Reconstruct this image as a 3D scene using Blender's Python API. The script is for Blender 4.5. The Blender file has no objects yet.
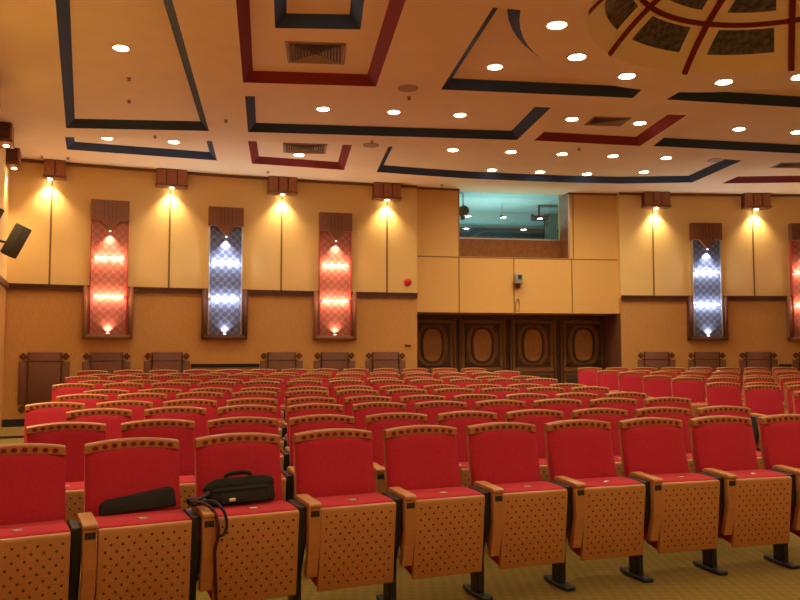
import bpy, bmesh, math, random
from mathutils import Vector, Matrix
from mathutils.geometry import delaunay_2d_cdt

random.seed(4)
sc = bpy.context.scene
COL = sc.collection
PI = math.pi
rad, deg = math.radians, math.degrees

# ------------------------------------------------------------------ camera model
H = 1.48                       # eye height above the front floor
F = 800.0                      # focal length in pixels (800 wide)
PITCH = rad(3.5926)
CX, CY = 8.7436, -20.8027      # common centre of the curved rows and of the rear wall
CEIL = H + 3.435
RW = 38.3                      # rear wall radius
TH0 = rad(-9.45)               # room axis


def ray(x, y):
    a, b = (x - 400) / F, (300 - y) / F
    c, s = math.cos(PITCH), math.sin(PITCH)
    return Vector((a, c - b * s, s + b * c))


def on_z(x, y, z):
    d = ray(x, y)
    t = (z - H) / d.z
    return Vector((d.x * t, d.y * t, z))


def on_R(x, y, R):
    """point where the line of sight meets the vertical cylinder of radius R -> (theta, z)"""
    d = ray(x, y)
    a = d.x ** 2 + d.y ** 2
    b = -2 * (d.x * CX + d.y * CY)
    c = CX ** 2 + CY ** 2 - R * R
    t = (-b + math.sqrt(b * b - 4 * a * c)) / (2 * a)
    X, Y = d.x * t, d.y * t
    return math.atan2(X - CX, Y - CY), H + d.z * t


def pol(R, th, z=0.0):
    return Vector((CX + R * math.sin(th), CY + R * math.cos(th), z))


# ------------------------------------------------------------------ materials
MATS = {}


def mat(name, color, rough=0.6, spec=0.4, metal=0.0, noise=0.0, nscale=40.0, bump=0.0, sheen=0.0,
        stretch=(1, 1, 1), coat=0.0, color2=None):
    m = bpy.data.materials.new(name)
    m.use_nodes = True
    nt = m.node_tree
    b = nt.nodes['Principled BSDF']
    b.inputs['Base Color'].default_value = (*color, 1)
    b.inputs['Roughness'].default_value = rough
    b.inputs['Specular IOR Level'].default_value = spec
    b.inputs['Metallic'].default_value = metal
    if sheen:
        b.inputs['Sheen Weight'].default_value = sheen
        b.inputs['Sheen Roughness'].default_value = 0.4
        b.inputs['Sheen Tint'].default_value = (1, .35, .35, 1)
    if coat:
        b.inputs['Coat Weight'].default_value = coat
        b.inputs['Coat Roughness'].default_value = 0.15
    if noise or bump:
        tc = nt.nodes.new('ShaderNodeTexCoord')
        mp = nt.nodes.new('ShaderNodeMapping')
        mp.inputs['Scale'].default_value = stretch
        nz = nt.nodes.new('ShaderNodeTexNoise')
        nz.inputs['Scale'].default_value = nscale
        nz.inputs['Detail'].default_value = 4
        nt.links.new(tc.outputs['Object'], mp.inputs['Vector'])
        nt.links.new(mp.outputs['Vector'], nz.inputs['Vector'])
        if noise:
            mx = nt.nodes.new('ShaderNodeMix')
            mx.data_type = 'RGBA'
            c2 = color2 or tuple(c * (1 - noise) for c in color)
            mx.inputs[6].default_value = (*color, 1)
            mx.inputs[7].default_value = (*c2, 1)
            cr = nt.nodes.new('ShaderNodeMapRange')
            cr.inputs[1].default_value = .35
            cr.inputs[2].default_value = .65
            nt.links.new(nz.outputs['Fac'], cr.inputs[0])
            nt.links.new(cr.outputs[0], mx.inputs[0])
            nt.links.new(mx.outputs[2], b.inputs['Base Color'])
        if bump:
            bp = nt.nodes.new('ShaderNodeBump')
            bp.inputs['Strength'].default_value = bump
            bp.inputs['Distance'].default_value = 0.01
            nt.links.new(nz.outputs['Fac'], bp.inputs['Height'])
            nt.links.new(bp.outputs['Normal'], b.inputs['Normal'])
    MATS[name] = m
    return m


def emit(name, color, strength):
    m = bpy.data.materials.new(name)
    m.use_nodes = True
    b = m.node_tree.nodes['Principled BSDF']
    b.inputs['Base Color'].default_value = (*color, 1)
    b.inputs['Emission Color'].default_value = (*color, 1)
    b.inputs['Emission Strength'].default_value = strength
    MATS[name] = m
    return m


def math_node(nt, op, a, b=None, c=None):
    n = nt.nodes.new('ShaderNodeMath')
    n.operation = op
    for i, v in enumerate((a, b, c)):
        if v is None:
            continue
        if isinstance(v, (int, float)):
            n.inputs[i].default_value = v
        else:
            nt.links.new(v, n.inputs[i])
    return n.outputs[0]


BOXLIT = mat('lamp_box_lit_wood', (.34, .125, .055), .4, .45, noise=.3, nscale=18, stretch=(6, 6, .8))  # rosewood again, its colour lightened so the planks look lit
WALL_UP = mat('wall_fabric', (.74, .50, .20), .75, .25, noise=.10, nscale=90, bump=.05)
WALL_LOW = mat('wainscot_veneer', (.56, .28, .085), .38, .45, noise=.16, nscale=14, stretch=(6, 6, .7))
BAY = mat('bay_panel', (.68, .40, .13), .6, .3, noise=.10, nscale=60)
TRIM = mat('dark_wood_trim', (.10, .032, .016), .4, .45, noise=.3, nscale=20)
SEAM = mat('panel_seam', (.20, .12, .04), .6, .3)
CARVED = mat('carved_wood', (.095, .040, .022), .42, .4, noise=.3, nscale=18, stretch=(5, 5, 1))
CARVED_MID = mat('carved_wood_field', (.46, .21, .075), .4, .4, noise=.25, nscale=16, stretch=(5, 5, 1))
DOORW = mat('door_frame_wood', (.27, .115, .045), .4, .4, noise=.25, nscale=16, stretch=(5, 5, 1))
PANEL_DK = mat('walnut_panel', (.18, .070, .038), .5, .35, noise=.25, nscale=16, stretch=(5, 5, 1))
BOXWOOD = mat('rosewood', (.22, .080, .038), .4, .45, noise=.3, nscale=18, stretch=(6, 6, .8))
CEILM = mat('ceiling_paint', (.84, .725, .48), .85, .2, noise=.04, nscale=3)
NAVY = mat('navy_trim_paint', (.030, .052, .105), .7, .15)
REDT = mat('maroon_trim_paint', (.19, .024, .024), .7, .15)
RED = mat('red_velvet', (.43, .022, .042), .85, .15, noise=.14, nscale=55, bump=.06, sheen=.35)
RED_HOLE = mat('crest_cutout', (.16, .012, .012), .8, .2)
WOOD = mat('seat_plywood', (.46, .22, .080), .42, .4, noise=.14, nscale=10, stretch=(1, 6, 6))
CRESTW = mat('crest_wood', (.36, .135, .038), .45, .35, noise=.14, nscale=10, stretch=(1, 6, 6))
BLACK = mat('black_steel', (.016, .017, .022), .45, .4)
BLACKP = mat('black_plastic', (.02, .02, .021), .5, .4)
BAGM = mat('black_nylon', (.022, .024, .023), .8, .25, noise=.4, nscale=160, bump=.2)
BAGT = mat('black_webbing', (.007, .007, .008), .7, .3)
STRAPM = mat('maroon_cord', (.06, .008, .018), .6, .3)
STRAPN = mat('navy_cord', (.012, .014, .03), .6, .3)
SILVER = mat('silver_tag', (.55, .5, .48), .35, .5, metal=.8)
METALW = mat('brushed_metal', (.62, .60, .58), .3, .5, metal=.9)
GREYB = mat('grey_plastic', (.30, .28, .23), .5, .4)
BELL = mat('red_bell_paint', (.5, .02, .015), .4, .4)
GRILLE = mat('vent_metal', (.30, .20, .11), .5, .4)
GRILLE_DK = mat('vent_dark', (.05, .03, .018), .7, .2)
GOLD = mat('brass', (.7, .42, .13), .25, .5, metal=.9)
SPKG = mat('speaker_case', (.085, .085, .07), .6, .3)
SPKF = mat('speaker_cloth', (.11, .105, .085), .8, .2)
TEAL = mat('control_room_paint', (.42, .56, .55), .8, .2)
TEAL_DK = mat('control_room_dark', (.035, .05, .055), .7, .2)
LENS = emit('downlight_lens', (1.0, .90, .68), 26)
LENSW = emit('wall_lamp_lens', (1.0, .85, .5), 30)
TUBE_R = emit('warm_tube', (1.0, .62, .42), 1.7)
TUBE_B = emit('cool_tube', (.80, .87, 1.0), 1.7)
WHITE_TRIM = mat('lamp_trim', (.7, .6, .42), .4, .4)

# carpet: olive gold with a small woven lattice
CARPET = mat('carpet', (.33, .20, .06), .95, .1)
nt = CARPET.node_tree
tc = nt.nodes.new('ShaderNodeTexCoord')
sep = nt.nodes.new('ShaderNodeSeparateXYZ')
nt.links.new(tc.outputs['Object'], sep.inputs[0])
u = math_node(nt, 'MULTIPLY', math_node(nt, 'ADD', sep.outputs[0], sep.outputs[1]), 46)
v = math_node(nt, 'MULTIPLY', math_node(nt, 'SUBTRACT', sep.outputs[0], sep.outputs[1]), 46)
w = math_node(nt, 'MULTIPLY', math_node(nt, 'SINE', u), math_node(nt, 'SINE', v))
nz = nt.nodes.new('ShaderNodeTexNoise')
nz.inputs['Scale'].default_value = 70
nt.links.new(tc.outputs['Object'], nz.inputs['Vector'])
w = math_node(nt, 'ADD', math_node(nt, 'MULTIPLY', w, .22), nz.outputs['Fac'])
mx = nt.nodes.new('ShaderNodeMix')
mx.data_type = 'RGBA'
mx.inputs[6].default_value = (.145, .098, .024, 1)
mx.inputs[7].default_value = (.25, .175, .048, 1)
nt.links.new(w, mx.inputs[0])
nt.links.new(mx.outputs[2], nt.nodes['Principled BSDF'].inputs['Base Color'])

# perforated plywood of the tipped-up seats (staggered holes)
PERF = mat('perforated_plywood', (.44, .185, .05), .42, .4)
nt = PERF.node_tree
tc = nt.nodes.new('ShaderNodeTexCoord')
sep = nt.nodes.new('ShaderNodeSeparateXYZ')
nt.links.new(tc.outputs['Object'], sep.inputs[0])


def dots(nt, x, y, px, pz, ox, oz, r):
    a = math_node(nt, 'SUBTRACT', math_node(nt, 'FRACT', math_node(nt, 'ADD', math_node(nt, 'DIVIDE', x, px), ox)), .5)
    b = math_node(nt, 'SUBTRACT', math_node(nt, 'FRACT', math_node(nt, 'ADD', math_node(nt, 'DIVIDE', y, pz), oz)), .5)
    a = math_node(nt, 'MULTIPLY', a, px)
    b = math_node(nt, 'MULTIPLY', b, pz)
    d = math_node(nt, 'SQRT', math_node(nt, 'ADD', math_node(nt, 'MULTIPLY', a, a), math_node(nt, 'MULTIPLY', b, b)))
    return math_node(nt, 'LESS_THAN', d, r)


d1 = dots(nt, sep.outputs[0], sep.outputs[2], .054, .066, .5, .25, .0062)
d2 = dots(nt, sep.outputs[0], sep.outputs[2], .054, .066, .0, .75, .0062)
# keep a plain margin round the board
inx = math_node(nt, 'LESS_THAN', math_node(nt, 'ABSOLUTE', sep.outputs[0]), .200)
inz = math_node(nt, 'MULTIPLY', math_node(nt, 'GREATER_THAN', sep.outputs[2], .205),
                math_node(nt, 'LESS_THAN', sep.outputs[2], .585))
dd = math_node(nt, 'MULTIPLY', math_node(nt, 'MAXIMUM', d1, d2), math_node(nt, 'MULTIPLY', inx, inz))
mp = nt.nodes.new('ShaderNodeMapping')
mp.inputs['Scale'].default_value = (1, 6, 6)
nz = nt.nodes.new('ShaderNodeTexNoise')
nz.inputs['Scale'].default_value = 10
nt.links.new(tc.outputs['Object'], mp.inputs['Vector'])
nt.links.new(mp.outputs[0], nz.inputs['Vector'])
g = nt.nodes.new('ShaderNodeMix')
g.data_type = 'RGBA'
g.inputs[6].default_value = (.40, .19, .066, 1)
g.inputs[7].default_value = (.48, .235, .084, 1)
nt.links.new(nz.outputs['Fac'], g.inputs[0])
mx = nt.nodes.new('ShaderNodeMix')
mx.data_type = 'RGBA'
mx.inputs[7].default_value = (.05, .014, .008, 1)
nt.links.new(dd, mx.inputs[0])
nt.links.new(g.outputs[2], mx.inputs[6])
nt.links.new(mx.outputs[2], nt.nodes['Principled BSDF'].inputs['Base Color'])


def damask(name, dark, light, metal):
    m = mat(name, dark, .42, .5, metal=metal)
    nt = m.node_tree
    tc = nt.nodes.new('ShaderNodeTexCoord')
    sep = nt.nodes.new('ShaderNodeSeparateXYZ')
    nt.links.new(tc.outputs['Object'], sep.inputs[0])
    nz = nt.nodes.new('ShaderNodeTexNoise')
    nz.inputs['Scale'].default_value = 9
    nt.links.new(tc.outputs['Object'], nz.inputs['Vector'])
    k = math_node(nt, 'MULTIPLY', math_node(nt, 'SUBTRACT', nz.outputs['Fac'], .5), 2.2)
    x = math_node(nt, 'ADD', math_node(nt, 'MULTIPLY', sep.outputs[0], 2 * PI / .15), k)
    z = math_node(nt, 'ADD', math_node(nt, 'MULTIPLY', sep.outputs[2], 2 * PI / .15), k)
    p = math_node(nt, 'MULTIPLY', math_node(nt, 'COSINE', x), math_node(nt, 'COSINE', z))
    q = math_node(nt, 'MULTIPLY', math_node(nt, 'COSINE', math_node(nt, 'MULTIPLY', x, 3)),
                  math_node(nt, 'COSINE', math_node(nt, 'MULTIPLY', z, 3)))
    s = math_node(nt, 'ADD', p, math_node(nt, 'MULTIPLY', q, .55))
    s = math_node(nt, 'GREATER_THAN', s, .12)
    mx = nt.nodes.new('ShaderNodeMix')
    mx.data_type = 'RGBA'
    mx.inputs[6].default_value = (*dark, 1)
    mx.inputs[7].default_value = (*light, 1)
    nt.links.new(s, mx.inputs[0])
    nt.links.new(mx.outputs[2], nt.nodes['Principled BSDF'].inputs['Base Color'])
    return m


REDEDGE = mat('red_edge', (.32, .05, .035), .4, .4)
DAM_R = damask('red_damask', (.25, .075, .05), (.33, .125, .085), .2)
DAM_B = damask('blue_damask', (.06, .065, .10), (.14, .145, .19), .3)

# veined marble of the dome panels
MARBLE = mat('dark_marble', (.028, .03, .042), .12, .5, noise=.9, nscale=16, color2=(.13, .105, .12))

GLASS = bpy.data.materials.new('window_glass')
GLASS.use_nodes = True
nt = GLASS.node_tree
nt.nodes.remove(nt.nodes['Principled BSDF'])
tr = nt.nodes.new('ShaderNodeBsdfTransparent')
tr.inputs[0].default_value = (.80, .93, .93, 1)
gl = nt.nodes.new('ShaderNodeBsdfGlossy')
gl.inputs['Roughness'].default_value = .02
ms = nt.nodes.new('ShaderNodeMixShader')
ms.inputs[0].default_value = .10
nt.links.new(tr.outputs[0], ms.inputs[1])
nt.links.new(gl.outputs[0], ms.inputs[2])
nt.links.new(ms.outputs[0], nt.nodes['Material Output'].inputs[0])


# ------------------------------------------------------------------ mesh helpers
class MB:
    def __init__(self):
        self.v, self.f, self.m = [], [], []

    def add(self, verts, faces, mi=0):
        o = len(self.v)
        self.v += [tuple(p) for p in verts]
        self.f += [[i + o for i in f] for f in faces]
        self.m += [mi] * len(faces)
        return self

    def box(self, x0, x1, y0, y1, z0, z1, mi=0):
        vs = [(x, y, z) for x in (x0, x1) for y in (y0, y1) for z in (z0, z1)]
        return self.add(vs, [(0, 1, 3, 2), (4, 6, 7, 5), (0, 4, 5, 1), (2, 3, 7, 6), (0, 2, 6, 4), (1, 5, 7, 3)], mi)

    def prism(self, poly, axis, a0, a1, mi=0, n=1, fn=None):
        """extrude a closed 2-D polygon along an axis; poly is in the other two axes in xyz order"""
        k = len(poly)
        vs = []
        for i in range(n + 1):
            a = a0 + (a1 - a0) * i / n
            for p in poly:
                q = list(p)
                q.insert(axis, a)
                vs.append(fn(*q) if fn else tuple(q))
        fs = []
        for i in range(n):
            for j in range(k):
                j2 = (j + 1) % k
                fs.append((i * k + j, i * k + j2, (i + 1) * k + j2, (i + 1) * k + j))
        fs.append(tuple(range(k))[::-1])
        fs.append(tuple(n * k + j for j in range(k)))
        return self.add(vs, fs, mi)

    def lathe(self, prof, c, n=20, mi=0, axis=2):
        """prof: list of (r, h) swept about an axis through c"""
        vs, fs = [], []
        for r, h in prof:
            for j in range(n):
                a = 2 * PI * j / n
                p = [r * math.cos(a), r * math.sin(a)]
                p.insert(axis, h)
                vs.append((c[0] + p[0], c[1] + p[1], c[2] + p[2]))
        for i in range(len(prof) - 1):
            for j in range(n):
                j2 = (j + 1) % n
                fs.append((i * n + j, i * n + j2, (i + 1) * n + j2, (i + 1) * n + j))
        fs.append(tuple(range(n))[::-1])
        fs.append(tuple((len(prof) - 1) * n + j for j in range(n)))
        return self.add(vs, fs, mi)

    def tube(self, pts, r, n=8, mi=0):
        pts = [Vector(p) for p in pts]
        vs, fs = [], []
        up = Vector((0, 0, 1))
        for i, p in enumerate(pts):
            d = (pts[min(i + 1, len(pts) - 1)] - pts[max(i - 1, 0)]).normalized()
            s = d.cross(up)
            if s.length < 1e-3:
                s = d.cross(Vector((1, 0, 0)))
            s.normalize()
            t = s.cross(d)
            for j in range(n):
                a = 2 * PI * j / n
                vs.append(p + s * (r * math.cos(a)) + t * (r * math.sin(a)))
        for i in range(len(pts) - 1):
            for j in range(n):
                j2 = (j + 1) % n
                fs.append((i * n + j, i * n + j2, (i + 1) * n + j2, (i + 1) * n + j))
        fs.append(tuple(range(n))[::-1])
        fs.append(tuple((len(pts) - 1) * n + j for j in range(n)))
        return self.add(vs, fs, mi)

    def arc(self, R0, R1, t0, t1, z0, z1, mi=0, n=None):
        """solid curved band about the common centre"""
        n = n or max(1, int(abs(t1 - t0) / rad(.5)) + 1)
        vs, fs = [], []
        for i in range(n + 1):
            t = t0 + (t1 - t0) * i / n
            vs += [pol(R0, t, z0), pol(R0, t, z1), pol(R1, t, z1), pol(R1, t, z0)]
        for i in range(n):
            a, b = i * 4, i * 4 + 4
            for j in range(4):
                j2 = (j + 1) % 4
                fs.append((a + j, a + j2, b + j2, b + j))
        fs.append((0, 3, 2, 1))
        fs.append((n * 4, n * 4 + 1, n * 4 + 2, n * 4 + 3))
        return self.add(vs, fs, mi)

    def build(self, name, mats, parent=None, bevel=0, seg=2, smooth=False, angle=40):
        me = bpy.data.meshes.new(name)
        bm = bmesh.new()
        bv = [bm.verts.new(p) for p in self.v]
        for f, mi in zip(self.f, self.m):
            try:
                fc = bm.faces.new([bv[i] for i in f])
                fc.material_index = mi
            except ValueError:
                pass
        bmesh.ops.remove_doubles(bm, verts=bm.verts, dist=1e-6)
        bmesh.ops.recalc_face_normals(bm, faces=bm.faces)
        if bevel:
            es = [e for e in bm.edges if len(e.link_faces) == 2 and e.calc_face_angle(0) > rad(30)]
            bmesh.ops.bevel(bm, geom=es, offset=bevel, segments=seg, affect='EDGES', profile=.5, clamp_overlap=True)
        bm.to_mesh(me)
        bm.free()
        for m in (mats if isinstance(mats, (list, tuple)) else [mats]):
            me.materials.append(m)
        if smooth or bevel:
            for p in me.polygons:
                p.use_smooth = True
            me.set_sharp_from_angle(angle=rad(angle))
        o = bpy.data.objects.new(name, me)
        COL.objects.link(o)
        if parent:
            o.parent = parent
        return o


def tag(o, label=None, cat=None, group=None, kind=None):
    if label: o['label'] = label
    if cat: o['category'] = cat
    if group: o['group'] = group
    if kind: o['kind'] = kind
    return o


def empty(name, loc, rz=0.0):
    o = bpy.data.objects.new(name, None)
    COL.objects.link(o)
    o.location = loc
    o.rotation_euler = (0, 0, rz)
    o.empty_display_size = .1
    return o


def struct(o, label=None):
    return tag(o, label, None, None, 'structure')


def copy_tree(o, parent=None):
    c = o.copy()
    COL.objects.link(c)
    c.parent = parent
    for ch in list(o.children):
        copy_tree(ch, c)
    return c


def frame_at(name, R, th, z):
    """an Empty on the curved wall: local x along the wall (to the viewer's right), -y into the room"""
    return empty(name, pol(R, th, z), -th)


def spot(name, loc, energy, color, size, blend, direction=(0, 0, -1), radius=.05):
    l = bpy.data.lights.new(name, 'SPOT')
    l.energy, l.color, l.spot_size, l.spot_blend, l.shadow_soft_size = energy, color, size, blend, radius
    o = bpy.data.objects.new(name, l)
    COL.objects.link(o)
    o.location = loc
    o.rotation_euler = Vector(direction).to_track_quat('-Z', 'Y').to_euler()
    return o


def point(name, loc, energy, color, radius=.05):
    l = bpy.data.lights.new(name, 'POINT')
    l.energy, l.color, l.shadow_soft_size = energy, color, radius
    o = bpy.data.objects.new(name, l)
    COL.objects.link(o)
    o.location = loc
    return o


WARM = (1.0, .79, .47)

# ------------------------------------------------------------------ seat rows (fitted plan)
R0, RS, SP = 27.355, .9795, .58
DR = [.032, -.017, -.006, -.006, .019, -.03, 0, 0, 0, 0, .017]
DROP = [.483, .483, .457, .457, .44, .44, .405, .405, .372, .372, .339]
DROP[0] = DROP[1] = .475
FLOORZ = [DROP[0] - d for d in DROP]
SEAT_H = H - DROP[0]           # crest height of a seat
BACKY = .20                    # the fitted crest lies this far behind the seat's origin
ROWR = [R0 + RS * i + DR[i] for i in range(11)]

# ------------------------------------------------------------------ floor in low terraces
TIERS = []                     # (inner radius, z)
edge = [0] + [ROWR[i] - BACKY - .40 for i in (2, 4, 6, 8, 10)] + [42.0]
fl = MB()
T_A, T_B = rad(-34), rad(14)
zs = [FLOORZ[0], FLOORZ[2], FLOORZ[4], FLOORZ[6], FLOORZ[8], FLOORZ[10]]
fl.arc(14.0, edge[1], rad(-42), rad(20), -.25, zs[0])
for i in range(1, 6):
    fl.arc(edge[i], edge[i + 1], T_A, T_B, -.25, zs[i])
struct(fl.build('floor', CARPET))
nos = MB()
for i in range(1, 6):
    nos.arc(edge[i] - .012, edge[i] + .035, T_A, T_B, zs[i] - .02, zs[i] + .006)
struct(nos.build('trim_1', TRIM), 'dark nosing strips on the edges of the carpeted terraces')
FLOOR_BACK = zs[5]

# ------------------------------------------------------------------ rear wall
TH_L = on_R(8, 225, RW)[0]
TH_WL = on_R(417, 250, RW)[0]
TH_WR = on_R(620, 250, RW)[0]
TH_R = 2 * TH0 - TH_L
Z_DADO = H + 1.135
RB = RW + .14                  # control-room bay
RD = RW + 1.15                 # carved doors
RG = RW + .72                  # window plane
Z_BAY = on_R(520, 313, RB)[1]
Z_SILL = on_R(515, 257.5, RB)[1]

for side, a, b in (('rear_left', TH_L - rad(.9), TH_WL), ('rear_right', TH_WR, TH_R)):
    w = MB()
    w.arc(RW, RW + 1.6, a, b, FLOOR_BACK - .1, Z_DADO, 1)
    w.arc(RW, RW + 1.6, a, b, Z_DADO, CEIL + .25, 0)
    struct(w.build('wall_' + side, [WALL_UP, WALL_LOW]))
    d = MB()
    d.arc(RW - .05, RW, a, b, Z_DADO - .055, Z_DADO + .045)
    d.arc(RW - .07, RW, a, b, Z_DADO + .02, Z_DADO + .05)
    struct(d.build('trim_2' if side == 'rear_left' else 'trim_3', TRIM), 'dark wood dado moulding along the curved rear wall')
    c = MB()
    c.arc(RW - .035, RW, a, b, CEIL - .05, CEIL)
    struct(c.build('trim_4' if side == 'rear_left' else 'trim_5', BOXWOOD), 'thin brown cornice where the rear wall meets the ceiling')
    s = MB()
    s.arc(RW - .02, RW, a, b, FLOOR_BACK, FLOOR_BACK + .13)
    struct(s.build('baseboard_' + side, BLACK))

# upper bay with the window opening
OL, OR = on_R(459.5, 225, RB)[0], on_R(568, 225, RB)[0]
w = MB()
w.arc(RB, RG + .05, TH_WL, OL, Z_BAY, CEIL + .2)
w.arc(RB, RG + .05, OR, TH_WR, Z_BAY, CEIL + .2)
w.arc(RB, RG + .05, OL, OR, Z_BAY, Z_SILL)
w.arc(RG + .05, RD + .2, TH_WL, TH_WR, Z_BAY, Z_BAY + .25)
struct(w.build('wall_rear_bay', BAY))
sm = MB()
for x in (460, 514, 572):
    t = on_R(x, 285, RB)[0]
    hw = .011 / RB
    top = CEIL if x == 460 else Z_SILL
    if x == 460:
        t -= .02 / RB
    sm.arc(RB - .004, RB, t - hw, t + hw, Z_BAY, top, n=1)
t = on_R(573, 220, RB)[0]
sm.arc(RB - .004, RB, t - .011 / RB, t + .011 / RB, Z_SILL, CEIL, n=1)
sm.arc(RB - .0045, RB, TH_WL, TH_WR, Z_SILL - .03, Z_SILL - .008)
struct(sm.build('trim_6', SEAM), 'narrow seams between the bay panels under the window')
sm = MB()
for x in (50.5, 169.5, 281.5, 387, 653, 753):
    t = on_R(x, 240, RW)[0]
    sm.arc(RW - .006, RW, t - .017 / RW, t + .017 / RW, Z_DADO + .04, CEIL - .3, n=1)
struct(sm.build('trim_7', SEAM), 'vertical seams between the yellow fabric wall panels')
cb = MB()
cb.arc(RB - .03, RB, TH_WL, OL, CEIL - .04, CEIL)
cb.arc(RB - .03, RB, OR, TH_WR, CEIL - .04, CEIL)
struct(cb.build('trim_8', BOXWOOD), 'thin brown cornice above the bay panels')

# window: frame, wooden apron, glass, control room behind
wf = MB()
Z_GL = on_R(515, 240, RG)[1]
GR = on_R(559.5, 220, RG)[0]
wf.arc(RG - .03, RG + .05, OL - rad(.3), OR, Z_SILL - .25, Z_GL)                     # apron
wf.arc(RG - .05, RG + .05, GR, GR + .07 / RG, Z_GL, CEIL, n=1)
struct(wf.build('window_1', mat('apron_wood', (.30, .12, .04), .22, .5, noise=.2, nscale=12)))
win = bpy.data.objects['window_1']
jb = MB()
jb.arc(RB + .01, RG - .03, OR - .006 / RB, OR, Z_SILL, CEIL, n=1)
jb.build('jamb_panel', win.data.materials[0], win)
wm = MB()
wm.arc(RG - .035, RG - .015, OL - rad(.2), GR, Z_GL, Z_GL + .025)
wm.arc(RG - .06, RG - .05, GR + .012 / RG, GR + .03 / RG, Z_GL, CEIL, n=1)
wm.build('window_frame', METALW, win)
# the flat pane between the two jambs
pa, pb = pol(RG + .01, OL - rad(.25), 0), pol(RG + .01, GR, 0)
pn = MB()
off = (pb - pa).normalized().cross(Vector((0, 0, 1))) * .008
pn.add([pa + off + Vector((0, 0, Z_GL)), pb + off + Vector((0, 0, Z_GL)), pb + off + Vector((0, 0, CEIL + .1)), pa + off + Vector((0, 0, CEIL + .1)),
        pa - off + Vector((0, 0, Z_GL)), pb - off + Vector((0, 0, Z_GL)), pb - off + Vector((0, 0, CEIL + .1)), pa - off + Vector((0, 0, CEIL + .1))],
       [(0, 1, 2, 3), (7, 6, 5, 4), (0, 4, 5, 1), (1, 5, 6, 2), (2, 6, 7, 3), (3, 7, 4, 0)])
pn.build('window_pane', GLASS, win)
jm = MB()
jm.arc(RB - .012, RB, OR, OR + .03 / RB, Z_SILL, CEIL, n=1)
jm.build('jamb_edge', METALW, win)

cr = MB()
RC = RW + 3.6
cr.arc(RC, RC + .1, TH_WL - rad(1.5), TH_WR + rad(1.5), Z_BAY, CEIL + .4, 0)
cr.arc(RG + .06, RC, TH_WL - rad(1.55), TH_WL - rad(1.5), Z_BAY, CEIL + .4, 0)
cr.arc(RG + .06, RC, TH_WR + rad(1.5), TH_WR + rad(1.55), Z_BAY, CEIL + .4, 0)
cr.arc(RG + .06, RC, TH_WL - rad(1.5), TH_WR + rad(1.5), CEIL + .12, CEIL + .2, 0)
cr.arc(RG + .06, RC, TH_WL - rad(1.5), TH_WR + rad(1.5), Z_BAY + .25, Z_BAY + .3, 1)
struct(cr.build('wall_control_room', [TEAL, TEAL_DK]))
zb = on_R(515, 229, RC)[1]
st = MB()
st.arc(RC - .12, RC, TH_WL - rad(1), TH_WR + rad(1), Z_BAY + .3, zb)
tag(st.build('wall_panelling', TEAL_DK), 'dark panelling low on the back wall behind the control window', 'panelling', None, 'structure')
# curtain strip at the back on the right
cu = MB()
c0, c1 = on_R(544, 210, RC - .15)[0], on_R(557, 210, RC - .15)[0]
nn = 12
pts = []
for i in range(nn + 1):
    pts.append((c0 + (c1 - c0) * i / nn, RC - .16 + (.03 if i % 2 else 0)))
vs, fs = [], []
for t, r in pts:
    vs += [pol(r, t, zb - .3), pol(r, t, CEIL + .1), pol(r + .02, t, CEIL + .1), pol(r + .02, t, zb - .3)]
for i in range(nn):
    for j in range(4):
        fs.append((i * 4 + j, i * 4 + (j + 1) % 4, i * 4 + 4 + (j + 1) % 4, i * 4 + 4 + j))
cu.add(vs, fs)
tag(cu.build('curtain', mat('green_curtain', (.16, .26, .22), .8, .2)), 'green curtain strip at the back of the control room', 'curtain')

# loudspeaker and projector hanging inside the control room
t, z = on_R(463.5, 211, RG + .5)
q = frame_at('hanging_loudspeaker', RG + .5, t, z)
tag(q, 'small black round loudspeaker hanging inside the control room window', 'loudspeaker')
MB().lathe([(.02, -.09), (.1, -.09), (.125, -.05), (.125, .05), (.09, .09), (.02, .09)], (0, 0, 0), 18, 0, 1).build('housing', BLACKP, q, smooth=True)
MB().tube([(-.01, 0, .11), (-.01, 0, CEIL + .12 - z)], .012).build('hanger', BLACKP, q)
MB().box(-.06, .02, -.05, .05, -.2, -.11).build('driver_box', BLACKP, q, .01)
t, z = on_R(539, 217.5, RG + 1.6)
q = frame_at('ceiling_projector', RG + 1.6, t, z)
tag(q, 'dark projector hanging from the control room ceiling', 'projector')
MB().box(-.17, .2, -.14, .14, -.07, .03).build('housing', TEAL_DK, q, .015)
MB().box(-.02, .02, -.02, .02, .03, CEIL + .12 - z).build('hanger', TEAL_DK, q)
MB().lathe([(.04, -.17), (.04, -.14)], (-.08, 0, -.02), 14, 0, 1).build('projector_lens', BLACKP, q)
MB().box(-.2, -.14, -.05, .05, -.02, .08).build('cable_box', TEAL_DK, q, .01)
t, z = on_R(502, 217, RG + 1.5)
tag(frame_at('hanging_microphone', RG + 1.5, t, z), 'tiny dark microphone hanging mid window in the control room', 'microphone')
q = bpy.data.objects['hanging_microphone']
MB().lathe([(.02, -.05), (.04, -.03), (.04, .03), (.02, .05)], (0, 0, 0), 10, 0, 0).build('capsule', BLACKP, q, smooth=True)
MB().tube([(0, 0, .03), (0, 0, CEIL + .12 - z)], .006).build('hanger', BLACKP, q)

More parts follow.
